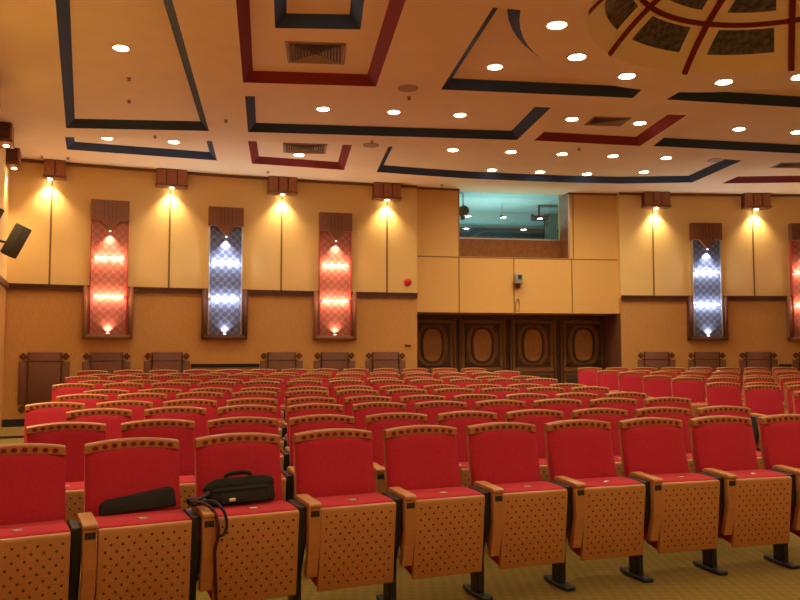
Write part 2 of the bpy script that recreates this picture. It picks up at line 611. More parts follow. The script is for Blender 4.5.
# alcove with four carved doors
al = MB()
al.arc(RD + .06, RD + .2, TH_WL - rad(1.2), TH_WR, FLOOR_BACK - .1, Z_BAY)
struct(al.build('wall_alcove', CARVED))
rv = MB()
rv.arc(RW + .02, RD + .06, TH_WR - .012 / RW, TH_WR, FLOOR_BACK, Z_BAY, n=1)
rv.arc(RW + .02, RD + .06, TH_WL, TH_WL + .012 / RW, FLOOR_BACK, Z_BAY, n=1)
struct(rv.build('wall_alcove_side', PANEL_DK))
hd = MB()
hd.arc(RD - .04, RD + .06, TH_WL, TH_WR, Z_BAY - .10, Z_BAY)
struct(hd.build('trim_9', CARVED), 'dark head rail above the carved doors')


def carved_door(i, px):
    t, _ = on_R(px, 345, RD)
    W, ZB, ZT = .535, FLOOR_BACK, Z_BAY - .10
    q = frame_at('door_%d' % i, RD, t, 0)
    struct(q)
    MB().box(-W, W, 0, .05, ZB + .01, ZT).build('door_leaf', DOORW, q)
    zc, hx, hz = on_R(px, 345, RD)[1], .27, .41
    of = MB()
    of.prism([(hx * .9 * math.copysign(abs(math.cos(a)) ** .74, math.cos(a)), zc + hz * .93 * math.copysign(abs(math.sin(a)) ** .74, math.sin(a)))
              for a in [2 * PI * k / 36 for k in range(36)]], 1, -.008, 0)
    of.build('oval_field', CARVED_MID, q)
    fr = MB()                                        # rails and stiles
    fr.box(-W, -W + .055, -.03, 0, ZB + .01, ZT)
    fr.box(W - .055, W, -.03, 0, ZB + .01, ZT)
    for z0, z1 in ((ZT - .05, ZT), (zc - hz - .20, zc - hz - .13), (ZB + .01, ZB + .14)):
        fr.box(-W + .055, W - .055, -.03, 0, z0, z1)
    fr.build('door_frame', DOORW, q, .006)
    bd = MB()                                        # picture-frame moulding round the upper field
    x1, za, zt = .405, zc - hz - .07, zc + hz + .07
    for x0, xx, z0, z1 in ((-x1, -x1 + .045, za, zt), (x1 - .045, x1, za, zt), (-x1, x1, za, za + .045), (-x1, x1, zt - .045, zt)):
        bd.box(x0, xx, -.028, 0, z0, z1)
    bd.build('field_moulding', CARVED, q, .008)
    ov = MB()                                        # rounded oval moulding
    n = 36
    vs, fs = [], []
    for k in range(n):
        a = 2 * PI * k / n
        ca, sa = math.cos(a), math.sin(a)
        ex = 2 / 2.7
        sx, sz = math.copysign(abs(ca) ** ex, ca), math.copysign(abs(sa) ** ex, sa)
        for (g, y) in ((1.0, 0), (.97, -.035), (.86, -.035), (.82, 0)):
            gx = hx * g if g == 1 else hx - (1 - g) * .34
            gz = hz - (1 - g) * .34
            vs.append((sx * gx, y, zc + sz * gz))
    for k in range(n):
        for j in range(3):
            a, b = k * 4, ((k + 1) % n) * 4
            fs.append((a + j, a + j + 1, b + j + 1, b + j))
    ov.add(vs, fs)
    ov.build('oval_moulding', CARVED, q, smooth=True)
    for sx in (-1, 1):
        for sz in (-1, 1):                           # carved spandrels: a leaf of three lobes in each corner
            c = MB()
            cx_, cz_ = sx * (x1 - .045), zc + sz * (hz + .03)
            for a, L in ((0, .22), (28, .15), (62, .17), (90, .30)):
                dx, dz = -sx * math.cos(rad(a)), -sz * math.sin(rad(a))
                nx, nz_ = -dz, dx
                pts = [(cx_ + dx * L * s + nx * wv * .034, cz_ + dz * L * s + nz_ * wv * .034) for s, wv in
                       ((0, 0), (.3, 1), (.7, .7), (1, 0), (.7, -.7), (.3, -1))]
                c.prism(pts, 1, -.04, 0)
            c.build('corner_carving', CARVED, q)
    lp = MB()                                        # lower raised field
    lp.box(-x1, x1, -.02, 0, ZB + .19, zc - hz - .26)
    lp.build('lower_field', CARVED, q, .012)


for i, px in enumerate((432.5, 482.5, 533, 583.5)):
    carved_door(i + 1, px)

# ------------------------------------------------------------------ side and stage walls (outside or at the edge of the frame)
cl = pol(RW, TH_L, 0)
LD = Vector((.40, -1, 0)).normalized()
lb = cl + LD * ((cl.y - 4.0) / -LD.y)


def plane_wall(name, a, b, mats, thick=.2, split=True):
    d = (b - a).normalized()
    nrm = d.cross(Vector((0, 0, 1)))
    m = MB()
    for z0, z1, mi in ((-.2, Z_DADO, 1), (Z_DADO, CEIL + .2, 0)):
        vs = []
        for p in (a, b):
            for o in (0, thick):
                for z in (z0, z1):
                    vs.append(p + nrm * o + Vector((0, 0, z)))
        m.add(vs, [(0, 1, 3, 2), (4, 6, 7, 5), (0, 4, 5, 1), (2, 3, 7, 6), (0, 2, 6, 4), (1, 5, 7, 3)], mi)
    return struct(m.build(name, mats))


crn = pol(RW, TH_R, 0)
plane_wall('wall_left', lb, cl, [WALL_UP, WALL_LOW], -.2)
plane_wall('wall_left_front', Vector((-3.6, -5, 0)), lb, [WALL_UP, WALL_LOW], -.2)
plane_wall('wall_right', Vector((13.4, -5, 0)), crn, [WALL_UP, WALL_LOW], .2)
plane_wall('wall_stage', Vector((-3.6, -5, 0)), Vector((13.4, -5, 0)), [WALL_UP, WALL_LOW], .2)
# dado on the left wall sliver
dd = MB()
nl = LD.cross(Vector((0, 0, 1)))
if nl.x < 0:
    nl = -nl
vs = []
for p in (cl, cl + LD * 6):
    for o in (0, .05):
        for z in (Z_DADO - .055, Z_DADO + .045):
            vs.append(p + nl * o + Vector((0, 0, z)))
dd.add(vs, [(0, 1, 3, 2), (4, 6, 7, 5), (0, 4, 5, 1), (2, 3, 7, 6), (0, 2, 6, 4), (1, 5, 7, 3)])
struct(dd.build('trim_10', TRIM), 'dark wood dado moulding on the side wall')

# ------------------------------------------------------------------ ceiling with coffers and dome
DZ, INS = .115, .125


def area2(p):
    return sum(p[i].x * p[(i + 1) % len(p)].y - p[(i + 1) % len(p)].x * p[i].y for i in range(len(p)))


def ccw(p):
    return p if area2(p) > 0 else p[::-1]


def inset(p, d):
    n = len(p)
    out = []
    for i in range(n):
        a, b, c = p[i - 1], p[i], p[(i + 1) % n]
        e1, e2 = (b - a).normalized(), (c - b).normalized()
        n1, n2 = Vector((-e1.y, e1.x)), Vector((-e2.y, e2.x))
        k = n1 + n2
        k = k / max(.25, k.length_squared) * 2 if k.length > 1e-6 else n1
        out.append(b + k * d)
    return out


def inside(pt, poly):
    r = False
    n = len(poly)
    for i in range(n):
        a, b = poly[i], poly[(i + 1) % n]
        if (a.y > pt.y) != (b.y > pt.y) and pt.x < (b.x - a.x) * (pt.y - a.y) / (b.y - a.y) + a.x:
            r = not r
    return r


def flat_with_holes(outer, holes, z, mb, mi=0, th=.02):
    verts, edges = [], []
    for lp in [outer] + holes:
        o = len(verts)
        verts += lp
        edges += [(o + i, o + (i + 1) % len(lp)) for i in range(len(lp))]
    v2, e2, f2, *_ = delaunay_2d_cdt(verts, edges, [], 0, 1e-5)
    fs = []
    for f in f2:
        c = sum((v2[i] for i in f), Vector((0, 0))) / len(f)
        if inside(c, outer) and not any(inside(c, h) for h in holes):
            fs.append(tuple(f))
    mb.add([(v.x, v.y, z) for v in v2], fs, mi)


def px_poly(pts, z):
    return ccw([on_z(x, y, z).to_2d() for x, y in pts])


# dome circle from the visible ring of lamps
DC, DRAD, RINGR = None, 2.0, 3.04
lp = [on_z(x, y, CEIL).to_2d() for x, y in ((557, 25), (577, 57), (627, 76), (724, 82), (800, 77))]
sx = [[2 * p.x, 2 * p.y, 1] for p in lp]
rhs = [p.length_squared for p in lp]
A = Matrix([[sum(r[i] * r[j] for r in sx) for j in range(3)] for i in range(3)])
B = Vector([sum(r[i] * v for r, v in zip(sx, rhs)) for i in range(3)])
sol = A.inverted() @ B
DC = Vector((sol[0], sol[1]))
LAMPR = math.sqrt(sol[2] + DC.length_squared)
for x, y in ((601, 52), (684, 73.5), (797, 68)):
    pass
DRAD = sum((on_z(x, y, CEIL).to_2d() - DC).length for x, y in ((601, 52), (684, 73.5), (797, 68))) / 3
RINGR = sum((on_z(x, y, CEIL).to_2d() - DC).length for x, y in ((519, 10), (531, 47), (641, 90), (680, 92))) / 4
print('dome', DC, LAMPR, DRAD, RINGR)
DOMEC = DC.copy()
DOMER = DRAD


def ang_of(x, y):
    p = on_z(x, y, CEIL).to_2d() - DC
    return math.atan2(p.x, p.y)


def ring_arc(a0, a1, r, n=14):
    return [DC + Vector((math.sin(a0 + (a1 - a0) * i / n), math.cos(a0 + (a1 - a0) * i / n))) * r for i in range(n + 1)]


def P2(x, y, z=None):
    return on_z(x, y, CEIL if z is None else z).to_2d()


c7 = [P2(493, 7.5), P2(441, 89.5), P2(633, 98)] + ring_arc(ang_of(641, 90), ang_of(519, 10), RINGR)
c8 = [P2(666, 99.5), P2(800, 107.5), P2(930, 115)] + ring_arc(ang_of(930, 115) , ang_of(680, 92), RINGR)
if True:
    a_end = ang_of(930, 115)
    c8 = [P2(666, 99.5), P2(800, 107.5), P2(900, 113.5)] + [p for p in ring_arc(rad(62), ang_of(680, 91.5), RINGR)]
c6 = [P2(x, y) for x, y in ((388.5, 146.5), (376.5, 172), (420, 175.3), (470, 178.6), (520, 180.8), (570, 182.6), (620, 183.6),
                            (692, 182.5), (742, 160.5), (670, 154.6), (565, 150), (450, 146.5))]
COFFERS = [
    ('navy', px_poly([(66, 128), (209, 131), (137, -125), (45, -125)], CEIL)),
    ('navy', px_poly([(65, 137), (67, 149.5), (217, 160.5), (212, 141)], CEIL)),
    ('red', px_poly([(243, 82.5), (376, 86.5), (442, -105), (227, -105)], CEIL)),
    ('navy', px_poly([(245, 96), (248, 132), (517, 140), (551, 107.5)], CEIL)),
    ('red', px_poly([(248, 141), (252, 163.5), (344, 170), (352, 145)], CEIL)),
    ('navy', ccw(c6)),
    ('navy', ccw(c7)),
    ('navy', ccw(c8)),
    ('red', px_poly([(534, 140.5), (640, 146), (687, 115), (567, 112)], CEIL)),
    ('navy', px_poly([(653, 146), (800, 153.5), (900, 158.5), (900, 128), (690, 118)], CEIL)),
    ('red', px_poly([(722, 183.5), (800, 182.5), (900, 181), (900, 163), (775, 160)], CEIL)),
]
outer = [lb.to_2d() + Vector((-.1, 0)), Vector((-3.7, -5.1)), Vector((13.6, -5.1)), crn.to_2d() + Vector((.2, 0))]
outer += [pol(RB + .25, TH_R + rad(.2) + (TH_L - rad(.6) - TH_R) * i / 40).to_2d() for i in range(41)]
# the ceiling stops at the window plane: pull it in over the bay (window opening stays clear)
outer = ccw(outer)
dome_hole = ccw([p + DOMEC - DC for p in ring_arc(0, 2 * PI * 71 / 72, DRAD, 71)])
cm = MB()
flat_with_holes(outer, [c for _, c in COFFERS] + [dome_hole], CEIL, cm)
nested = px_poly([(275, 28), (360.5, 29.5), (372, -60), (272, -60)], CEIL + DZ)
for k, (colr, c) in enumerate(COFFERS):
    flat_with_holes(inset(c, INS), [nested] if k == 2 else [], CEIL + DZ, cm)
flat_with_holes(inset(nested, INS), [], CEIL + 2 * DZ, cm)
struct(cm.build('ceiling', CEILM))


def chamfer(p, z):
    m = MB()
    q = inset(p, INS)
    n = len(p)
    m.add([(a.x, a.y, z) for a in p] + [(a.x, a.y, z + DZ) for a in q],
          [(i, (i + 1) % n, n + (i + 1) % n, n + i) for i in range(n)])
    return m


for k, (colr, c) in enumerate(COFFERS):
    struct(chamfer(c, CEIL).build('trim_%d' % (11 + k), NAVY if colr == 'navy' else REDT),
           ('dark navy' if colr == 'navy' else 'maroon') + ' painted slanting edge of a ceiling coffer')
struct(chamfer(nested, CEIL + DZ).build('trim_22', NAVY), 'dark navy edge of the small coffer inside the maroon coffer')

# dome
HD = .9
RSPH = (DRAD ** 2 + HD ** 2) / (2 * HD)


def dome_h(r):
    return math.sqrt(max(0, RSPH ** 2 - r * r)) - (RSPH - HD)


def dome_p(r, a, o=0.0):
    p = DOMEC + Vector((math.sin(a), math.cos(a))) * r
    return Vector((p.x, p.y, CEIL + dome_h(r) - o))


dm = MB()
NA, NR = 72, 14
vs, fs = [], []
for i in range(NR + 1):
    r = DRAD * math.sin(PI / 2 * (1 - i / NR)) if i < NR else .001
    vs += [dome_p(r, 2 * PI * j / NA) for j in range(NA)]
for i in range(NR):
    for j in range(NA):
        j2 = (j + 1) % NA
        fs.append((i * NA + j, i * NA + j2, (i + 1) * NA + j2, (i + 1) * NA + j))
dm.add(vs, fs)
dome = struct(dm.build('ceiling_dome', CEILM, smooth=True), 'round shallow dome in the ceiling')
_p = on_z(684, 73.5, CEIL).to_2d() - DOMEC
A1 = math.atan2(_p.x, _p.y)


def dome_strip(r0, r1, a0, a1, o, n=8, k=6):
    vs, fs = [], []
    for i in range(k + 1):
        r = r0 + (r1 - r0) * i / k
        for j in range(n + 1):
            a = a0(r) + (a1(r) - a0(r)) * j / n
            vs += [dome_p(r, a, o), dome_p(r, a, -.005)]
    W = (n + 1) * 2
    for i in range(k):
        for j in range(n):
            p, q = i * W + j * 2, (i + 1) * W + j * 2
            fs += [(p, p + 2, q + 2, q), (p + 1, q + 1, q + 3, p + 3)]
    for i in range(k):
        for j in (0, n):
            p, q = i * W + j * 2, (i + 1) * W + j * 2
            fs.append((p, q, q + 1, p + 1))
    for j in range(n):
        for i in (0, k):
            p = i * W + j * 2
            fs.append((p, p + 1, p + 3, p + 2))
    return MB().add(vs, fs)


NRIB = 10
for i in range(NRIB):
    a = A1 + 2 * PI * i / NRIB
    dome_strip(.12, DRAD - .01, lambda r: a - .035 / r, lambda r: a + .035 / r, .03, 1, 16).build('dome_rib', REDT, dome)
    am = a + PI / NRIB
    hw = PI / NRIB
    dome_strip(1.62, 1.87, lambda r: am - hw + .19 / r, lambda r: am + hw - .19 / r, .012).build('marble_inlay', MARBLE, dome)
    dome_strip(.75, 1.41, lambda r: am - hw + .17 / r, lambda r: am + hw - .17 / r, .012).build('marble_inlay', MARBLE, dome)
dome_strip(1.535, 1.575, lambda r: 0, lambda r: 2 * PI, .022, 72, 2).build('dome_ring', REDT, dome)

# ------------------------------------------------------------------ recessed downlights
E_DOWN = 62.0


def downlight(loc, label, group, size=.085, energy=E_DOWN):
    q = empty('recessed_downlight', loc)
    tag(q, label, 'ceiling light', group)
    MB().lathe([(size, -.004), (size + .022, -.008), (size + .026, 0.0), (size, .0)], (0, 0, 0), 24).build('trim_ring', WHITE_TRIM, q)
    MB().lathe([(.01, -.014), (size * .75, -.013), (size, -.006), (size, .0)], (0, 0, 0), 24).build('lamp_lens', LENS, q)
    s = spot('downlight_beam', (0, 0, -.03), energy, WARM, rad(150), 1.0, radius=.07)
    s.parent = q
    return q


ORD = ['first', 'second', 'third', 'fourth', 'fifth', 'sixth', 'seventh', 'eighth', 'ninth', 'tenth', 'eleventh', 'twelfth', 'thirteenth']
ZR = CEIL + DZ


def dl(x, y, label, group, z=ZR, **k):
    return downlight(on_z(x, y, z), label, group, **k)


dl(121, 48, 'round downlight alone in the largest navy-edged coffer by the side wall', 'downlights in the ceiling coffers')
dl(107, 138, 'round downlight nearer the side wall in the slim navy coffer by the rear wall', 'downlights in the ceiling coffers')
dl(174, 142, 'round downlight farther from the side wall in the slim navy coffer by the rear wall', 'downlights in the ceiling coffers')
dl(299, 155, 'round downlight below the vent in the small maroon coffer near the rear wall', 'downlights in the ceiling coffers')
for i, (x, y) in enumerate(((323, 109), (394, 112), (460, 115))):
    dl(x, y, 'round downlight, %s from the side wall of three in the long navy coffer' % ORD[i], 'downlights in the long navy coffer')
dl(495, 67, 'round downlight alone in the navy coffer with a curved edge beside the dome', 'downlights in the ceiling coffers')
for i, (x, y) in enumerate(((572, 119), (640, 123))):
    dl(x, y, ('round downlight left of the dark vent in the maroon coffer behind the dome', 'round downlight right of the dark vent in the maroon coffer behind the dome')[i],
       'downlights in the ceiling coffers')
dl(739, 129, 'round downlight in the navy coffer behind the dome, the one closer to the maroon coffer', 'downlights in the ceiling coffers')
dl(797, 132, 'round downlight in the navy coffer behind the dome, cut by the picture edge', 'downlights in the ceiling coffers')
for i, (x, y) in enumerate(((453, 150), (511, 152), (562, 154), (613, 156), (666, 158))):
    dl(x, y, 'round downlight, %s along the inner row of five in the curved navy coffer' % ORD[i], 'downlights in the curved navy coffer')
for i, (x, y) in enumerate(((492, 170), (540, 172), (587, 174), (644, 172))):
    dl(x, y, 'round downlight, %s along the outer row of four, above the control window' % ORD[i], 'downlights in the curved navy coffer')
ringpx = ((557, 25), (577, 57), (627, 76), (724, 82), (800, 77))
for i, (x, y) in enumerate(ringpx):
    dl(x, y, 'large round downlight, %s visible lamp around the dome rim' % ORD[i], 'downlights around the dome', CEIL, size=.095)
# rest of the rim, the nested lamp, then unseen lamps added to light the seats
for i, a in enumerate((70, 105, 140, 175, 210, 245)):
    p = DC + Vector((math.sin(rad(a)), math.cos(rad(a)))) * LAMPR
    downlight((p.x, p.y, CEIL), 'round downlight on the dome rim towards the stage', 'downlights on the stage side', .095)
p = on_z(321, -6, CEIL + 2 * DZ)
downlight(p, 'round downlight in the small coffer nested inside the maroon coffer', 'downlights in the ceiling coffers')
for x, y in ((-2.0, 6.2), (0.2, 5.2), (-1.6, 3.2), (1.6, 2.6), (4.2, 2.4), (7.4, 3.2), (-.2, 0.4), (3, -.6), (6.5, 0)):  # out of view, added to light the front seats
    zc = CEIL
    for _, c in COFFERS:
        if inside(Vector((x, y)), c):
            zc = CEIL + DZ
    downlight((x, y, zc), 'round downlight added out of view to light the front seats', 'downlights on the stage side')
for x, y in ((10, 9.5), (10.5, 13)):  # two more unseen lamps, added for their light
    downlight((x, y, CEIL), 'round downlight added out of view to light the far seating block', 'downlights on the stage side')

# ------------------------------------------------------------------ ceiling vents, speakers, sprinklers
VG = 'square ceiling air vents'


def vent(pts, z, label):
    """pts: near-left, near-right, far-right, far-left pixels"""
    a, b, c, d = [on_z(x, y, z) for x, y in pts]
    ctr = (a + b + c + d) / 4
    ex = ((b - a) + (c - d)) / 2
    rz = math.atan2(ex.y, ex.x)
    w, dpt = ex.length / 2, (((d - a) + (c - b)) / 2).length / 2
    q = empty('ceiling_vent', ctr, rz)
    tag(q, label, 'air vent', VG)
    fr = MB()
    t = .035
    fr.box(-w, w, -dpt, -dpt + t, -.012, 0).box(-w, w, dpt - t, dpt, -.012, 0)
    fr.box(-w, -w + t, -dpt + t, dpt - t, -.012, 0).box(w - t, w, -dpt + t, dpt - t, -.012, 0)
    fr.build('vent_frame', GRILLE, q, .003)
    MB().box(-w + t, w - t, -dpt + t, dpt - t, -.002, 0).build('vent_back', GRILLE_DK, q)
    W, D = w - t, dpt - t
    for sx, sy, nm in ((1, 0, 0), (-1, 0, 0), (0, 1, 1), (0, -1, 1)):
        m = MB()
        n = 8
        for i in range(n):                     # louvres of one triangular quarter
            s = (i + .5) / n
            if sx:
                x = sx * W * (1 - s * .92)
                h = D * (1 - s * .95)
                m.add([(x, -h, -.003), (x, h, -.003), (x + sx * .016, h, -.018), (x + sx * .016, -h, -.018),
                       (x + .003, -h, -.003), (x + .003, h, -.003), (x + sx * .016 + .003, h, -.018), (x + sx * .016 + .003, -h, -.018)],
                      [(0, 1, 2, 3), (7, 6, 5, 4), (0, 4, 5, 1), (1, 5, 6, 2), (2, 6, 7, 3), (3, 7, 4, 0)])
            else:
                y = sy * D * (1 - s * .92)
                h = W * (1 - s * .95)
                m.add([(-h, y, -.003), (h, y, -.003), (h, y + sy * .016, -.018), (-h, y + sy * .016, -.018),
                       (-h, y + .003, -.003), (h, y + .003, -.003), (h, y + sy * .016 + .003, -.018), (-h, y + sy * .016 + .003, -.018)],
                      [(0, 1, 2, 3), (7, 6, 5, 4), (0, 4, 5, 1), (1, 5, 6, 2), (2, 6, 7, 3), (3, 7, 4, 0)])
        m.build('louvre_bank', GRILLE, q)


vent(((286, 41), (345, 43), (345, 64), (287, 62)), ZR, 'square louvred vent in the big maroon coffer, in front of the nested coffer')
vent(((283, 142.5), (327, 144), (326, 153.5), (283, 152)), ZR, 'square louvred vent in the small maroon coffer near the rear wall')
vent(((592, 116.5), (630, 117.5), (622, 126), (586, 124.5)), ZR, 'square louvred vent between two downlights in the maroon coffer behind the dome')
vent(((782, 162.5), (823, 162.5), (815, 167.5), (769, 167.5)), ZR, 'square louvred vent in the maroon coffer at the edge of the picture')

for x, y, z, lab in ((408, 88, CEIL, 'round flush ceiling speaker between the maroon coffer and the dome coffer'),
                     (371, 145, CEIL, 'round flush ceiling speaker beside the small maroon coffer'),
                     (715, 160, CEIL, 'round flush ceiling speaker beyond the end of the curved navy coffer')):
    q = empty('ceiling_speaker', on_z(x, y, z))
    tag(q, lab, 'speaker', 'flush ceiling speakers')
    MB().lathe([(.115, 0), (.14, -.002), (.135, -.012), (.115, -.012)], (0, 0, 0), 24).build('rim', GRILLE, q)
    MB().lathe([(.01, -.010), (.115, -.009), (.115, 0)], (0, 0, 0), 24).build('speaker_grille', mat('speaker_mesh', (.34, .21, .10), .7, .2), q)

SPR = [(129, 78, ZR, 'tiny sprinkler in the largest navy coffer, the one farther from the rear wall'),
       (129, 100.5, ZR, 'tiny sprinkler in the largest navy coffer, the one closer to the rear wall'),
       (155, 136, CEIL, 'tiny sprinkler between the large and the slim navy coffers'),
       (226, 120, CEIL, 'tiny sprinkler on the plain strip between navy and maroon coffers'),
       (409, 97, CEIL, 'tiny sprinkler just behind the flush speaker near the dome coffer'),
       (372, 141, CEIL, 'tiny sprinkler next to the flush speaker beside the small maroon coffer'),
       (579, 148.5, CEIL, 'tiny sprinkler behind the maroon coffer with two downlights'),
       (42, 156, CEIL, 'tiny sprinkler above the wall lamp box closest to the corner'),
       (68, 157.5, CEIL, 'tiny sprinkler between the corner wall lamp and the red niche'),
       (268, 171.5, CEIL, 'tiny sprinkler above the third wall lamp box'),
       (442, 184.5, CEIL, 'tiny sprinkler above the bay panel left of the control window')]
for x, y, z, lab in SPR:
    q = empty('fire_sprinkler', on_z(x, y, z))
    tag(q, lab, 'sprinkler', 'ceiling sprinklers')
    MB().lathe([(.03, .004), (.03, -.006), (.012, -.012), (.01, -.03)], (0, 0, 0), 12).build('sprinkler_body', GRILLE, q)
    MB().lathe([(.024, -.028), (.024, -.036)], (0, 0, 0), 12).build('deflector', PANEL_DK, q)

# ------------------------------------------------------------------ wall lamp boxes
LG = 'wooden lamp boxes at the top of the rear wall'
E_BOX = 62.0


def lamp_box(root, w, planks, lx=0.0, h=.335, d=.2, e=None):
    bx = MB()
    pw = 2 * w / planks
    for i in range(planks):
        bx.box(-w + i * pw + .011, -w + (i + 1) * pw - .011, -d, 0, -h + .05, -.001)
    bx.build('plank_front', BOXLIT, root, .006)
    MB().box(-w + .006, w - .006, -d + .03, 0, -h + .03, -.001).build('box_core', TRIM, root)
    MB().box(-w - .006, w + .006, -d - .008, 0, -h, -h + .05).build('bottom_rail', BOXWOOD, root, .006)
    lm = MB().lathe([(.055, -h + .002), (.06, -h - .012), (.045, -h - .012)], (lx, -d * .55, 0), 16).build('lamp_ring', GOLD, root)
    MB().lathe([(.005, -h - .03), (.035, -h - .024), (.044, -h - .006)], (lx, -d * .55, 0), 16).build('lamp_bulb', LENSW, lm)
    s = spot('wall_lamp_beam', (lx, -d * .55, -h - .05), e or E_BOX, (1.0, .76, .40), rad(104), 1.0, (0, .10, -1), .025)
    s.parent = root


labs = ['two-plank wooden lamp box closest to the corner of the rear wall',
        'wooden lamp box between the red niche and the first blue niche',
        'wooden lamp box between the blue niche and the second red niche',
        'wooden lamp box beside the bay, above the red fire bell',
        'wooden lamp box just past the bay on the far wing',
        'wooden lamp box between blue and red niches on the far wing']
for (x, w, pl, lx), lab in zip(((55, .19, 2, -.08), (171.5, .29, 3, 0), (282, .29, 3, 0), (386, .29, 3, 0), (653.5, .29, 3, 0), (753, .29, 3, 0)), labs):
    q = frame_at('wall_lamp_box', RW, on_R(x, 170, RW)[0], CEIL)
    tag(q, lab, 'wall lamp', LG)
    lamp_box(q, w, pl, lx)
for dist, lab in ((.62, 'wooden lamp box on the side wall right next to the corner'),
                  (2.25, 'wooden lamp box with brass lamp on the side wall, cut by the picture edge'),
                  (4.6, 'lamp box added out of view along the side wall to brighten the ceiling'), (6.8, 'lamp box added out of view along the side wall to brighten the ceiling'),
                  (9.0, 'lamp box added out of view along the side wall to brighten the ceiling')):  # the farther boxes are unseen, added with strong beams to brighten the ceiling
    p = cl + LD * dist
    q = empty('wall_lamp_box', (p.x, p.y, CEIL), math.atan2(nl.x, -nl.y))
    tag(q, lab, 'wall lamp', LG)
    lamp_box(q, .22 if dist < 3 else .29, 2 if dist < 3 else 3, 0, d=.21 if dist < 3 else .2, h=.30, e=E_BOX if dist < 3 else 420)

# ------------------------------------------------------------------ illuminated niches
NG = 'illuminated patterned niches on the rear wall'


def niche(x, blue, lab):
    t, _ = on_R(x, 270, RW)
    z_top, z_head, z_bot = H + 2.77, H + 2.40, H + .305
    q = frame_at('illuminated_niche', RW, t, 0)
    tag(q, lab, 'wall niche light', NG)
    W = .300
    dam, tube, colr = (DAM_B, TUBE_B, (.78, .86, 1.0)) if blue else (DAM_R, TUBE_R, (1.0, .60, .42))
    pan = MB()
    pan.box(-W, W, -.08, -.001, z_bot, z_top)
    pan.build('patterned_panel', dam, q)
    for s in (-1, 1):
        MB().box(s * W - (.0 if s > 0 else .028), s * W + (.028 if s > 0 else 0), -.11, -.001, z_bot, z_head).build(
            'side_edge', METALW if blue else REDEDGE, q, .004)
    hd = MB()
    hw = W + .03
    hd.prism([(-hw, z_top), (-hw, z_head), (-.17, z_head), (0, z_head - .20), (.17, z_head), (hw, z_head), (hw, z_top)], 1, -.16, -.001)
    hd.build('header', BOXWOOD, q)
    rb = MB()
    for s in (-.33, -.11, .11, .33):
        rb.box(s * hw - .006, s * hw + .006, -.166, -.158, z_head + .02, z_top - .01)
    rb.build('header_reeding', TRIM, q)
    # moulded frame round the part below the dado
    fr = MB()
    fw = W + .135
    for s in (-1, 1):
        fr.box(min(s * fw, s * (fw - .06)), max(s * fw, s * (fw - .06)), -.12, -.001, z_bot - .09, Z_DADO + .05)
        fr.box(min(s * (fw - .06), s * (fw - .105)), max(s * (fw - .06), s * (fw - .105)), -.10, -.001, z_bot - .03, Z_DADO + .02)
    fr.box(-fw, fw, -.12, -.001, z_bot - .095, z_bot - .03)
    fr.box(-fw + .06, fw - .06, -.10, -.001, z_bot - .03, z_bot)
    fr.build('lower_frame', BOXWOOD if not blue else TRIM, q, .005)
    # two slim tube lamps across the panel
    for zz in (H + 1.70, H + .985):
        tb = MB()
        tb.tube([(-W + .05, -.125, zz), (W - .05, -.125, zz)], .011, 12)
        o = tb.build('tube_lamp', tube, q, smooth=True)
        for s in (-1, 1):
            MB().box(s * (W - .035) - .014, s * (W - .035) + .014, -.138, -.08, zz - .014, zz + .014).build('tube_holder', dam, o, .003)
        for xx in (-.21, -.08, .08, .21):
            p = point('tube_glow', (xx, -.165, zz), 3.4, colr, .03)
            p.parent = q
    s = spot('niche_top_beam', (0, -.155, z_head - .22), 60, colr, rad(80), .7, (0, .2, -1), .015)
    s.parent = q
    MB().lathe([(.016, -.01), (.022, 0), (.016, .01)], (0, -.150, z_head - .208), 12).build('spot_lamp', tube, q)
    s = spot('niche_foot_beam', (0, -.115, z_bot + .03), 16, colr, rad(120), .9, (0, .12, 1), .02)
    s.parent = q
    MB().lathe([(.028, 0), (.028, .012), (.018, .016)], (0, -.098, z_bot), 12).build('foot_lamp', tube, q)


niche(109, False, 'tall red patterned niche light closest to the corner of the side wall')
niche(225, True, 'tall blue patterned niche light between the two red niches')
niche(334.5, False, 'tall red patterned niche light closest to the bay and the fire bell')
niche(705, True, 'tall blue patterned niche light on the wing past the carved doors')
niche(804.5, False, 'tall red patterned niche light cut by the picture edge')

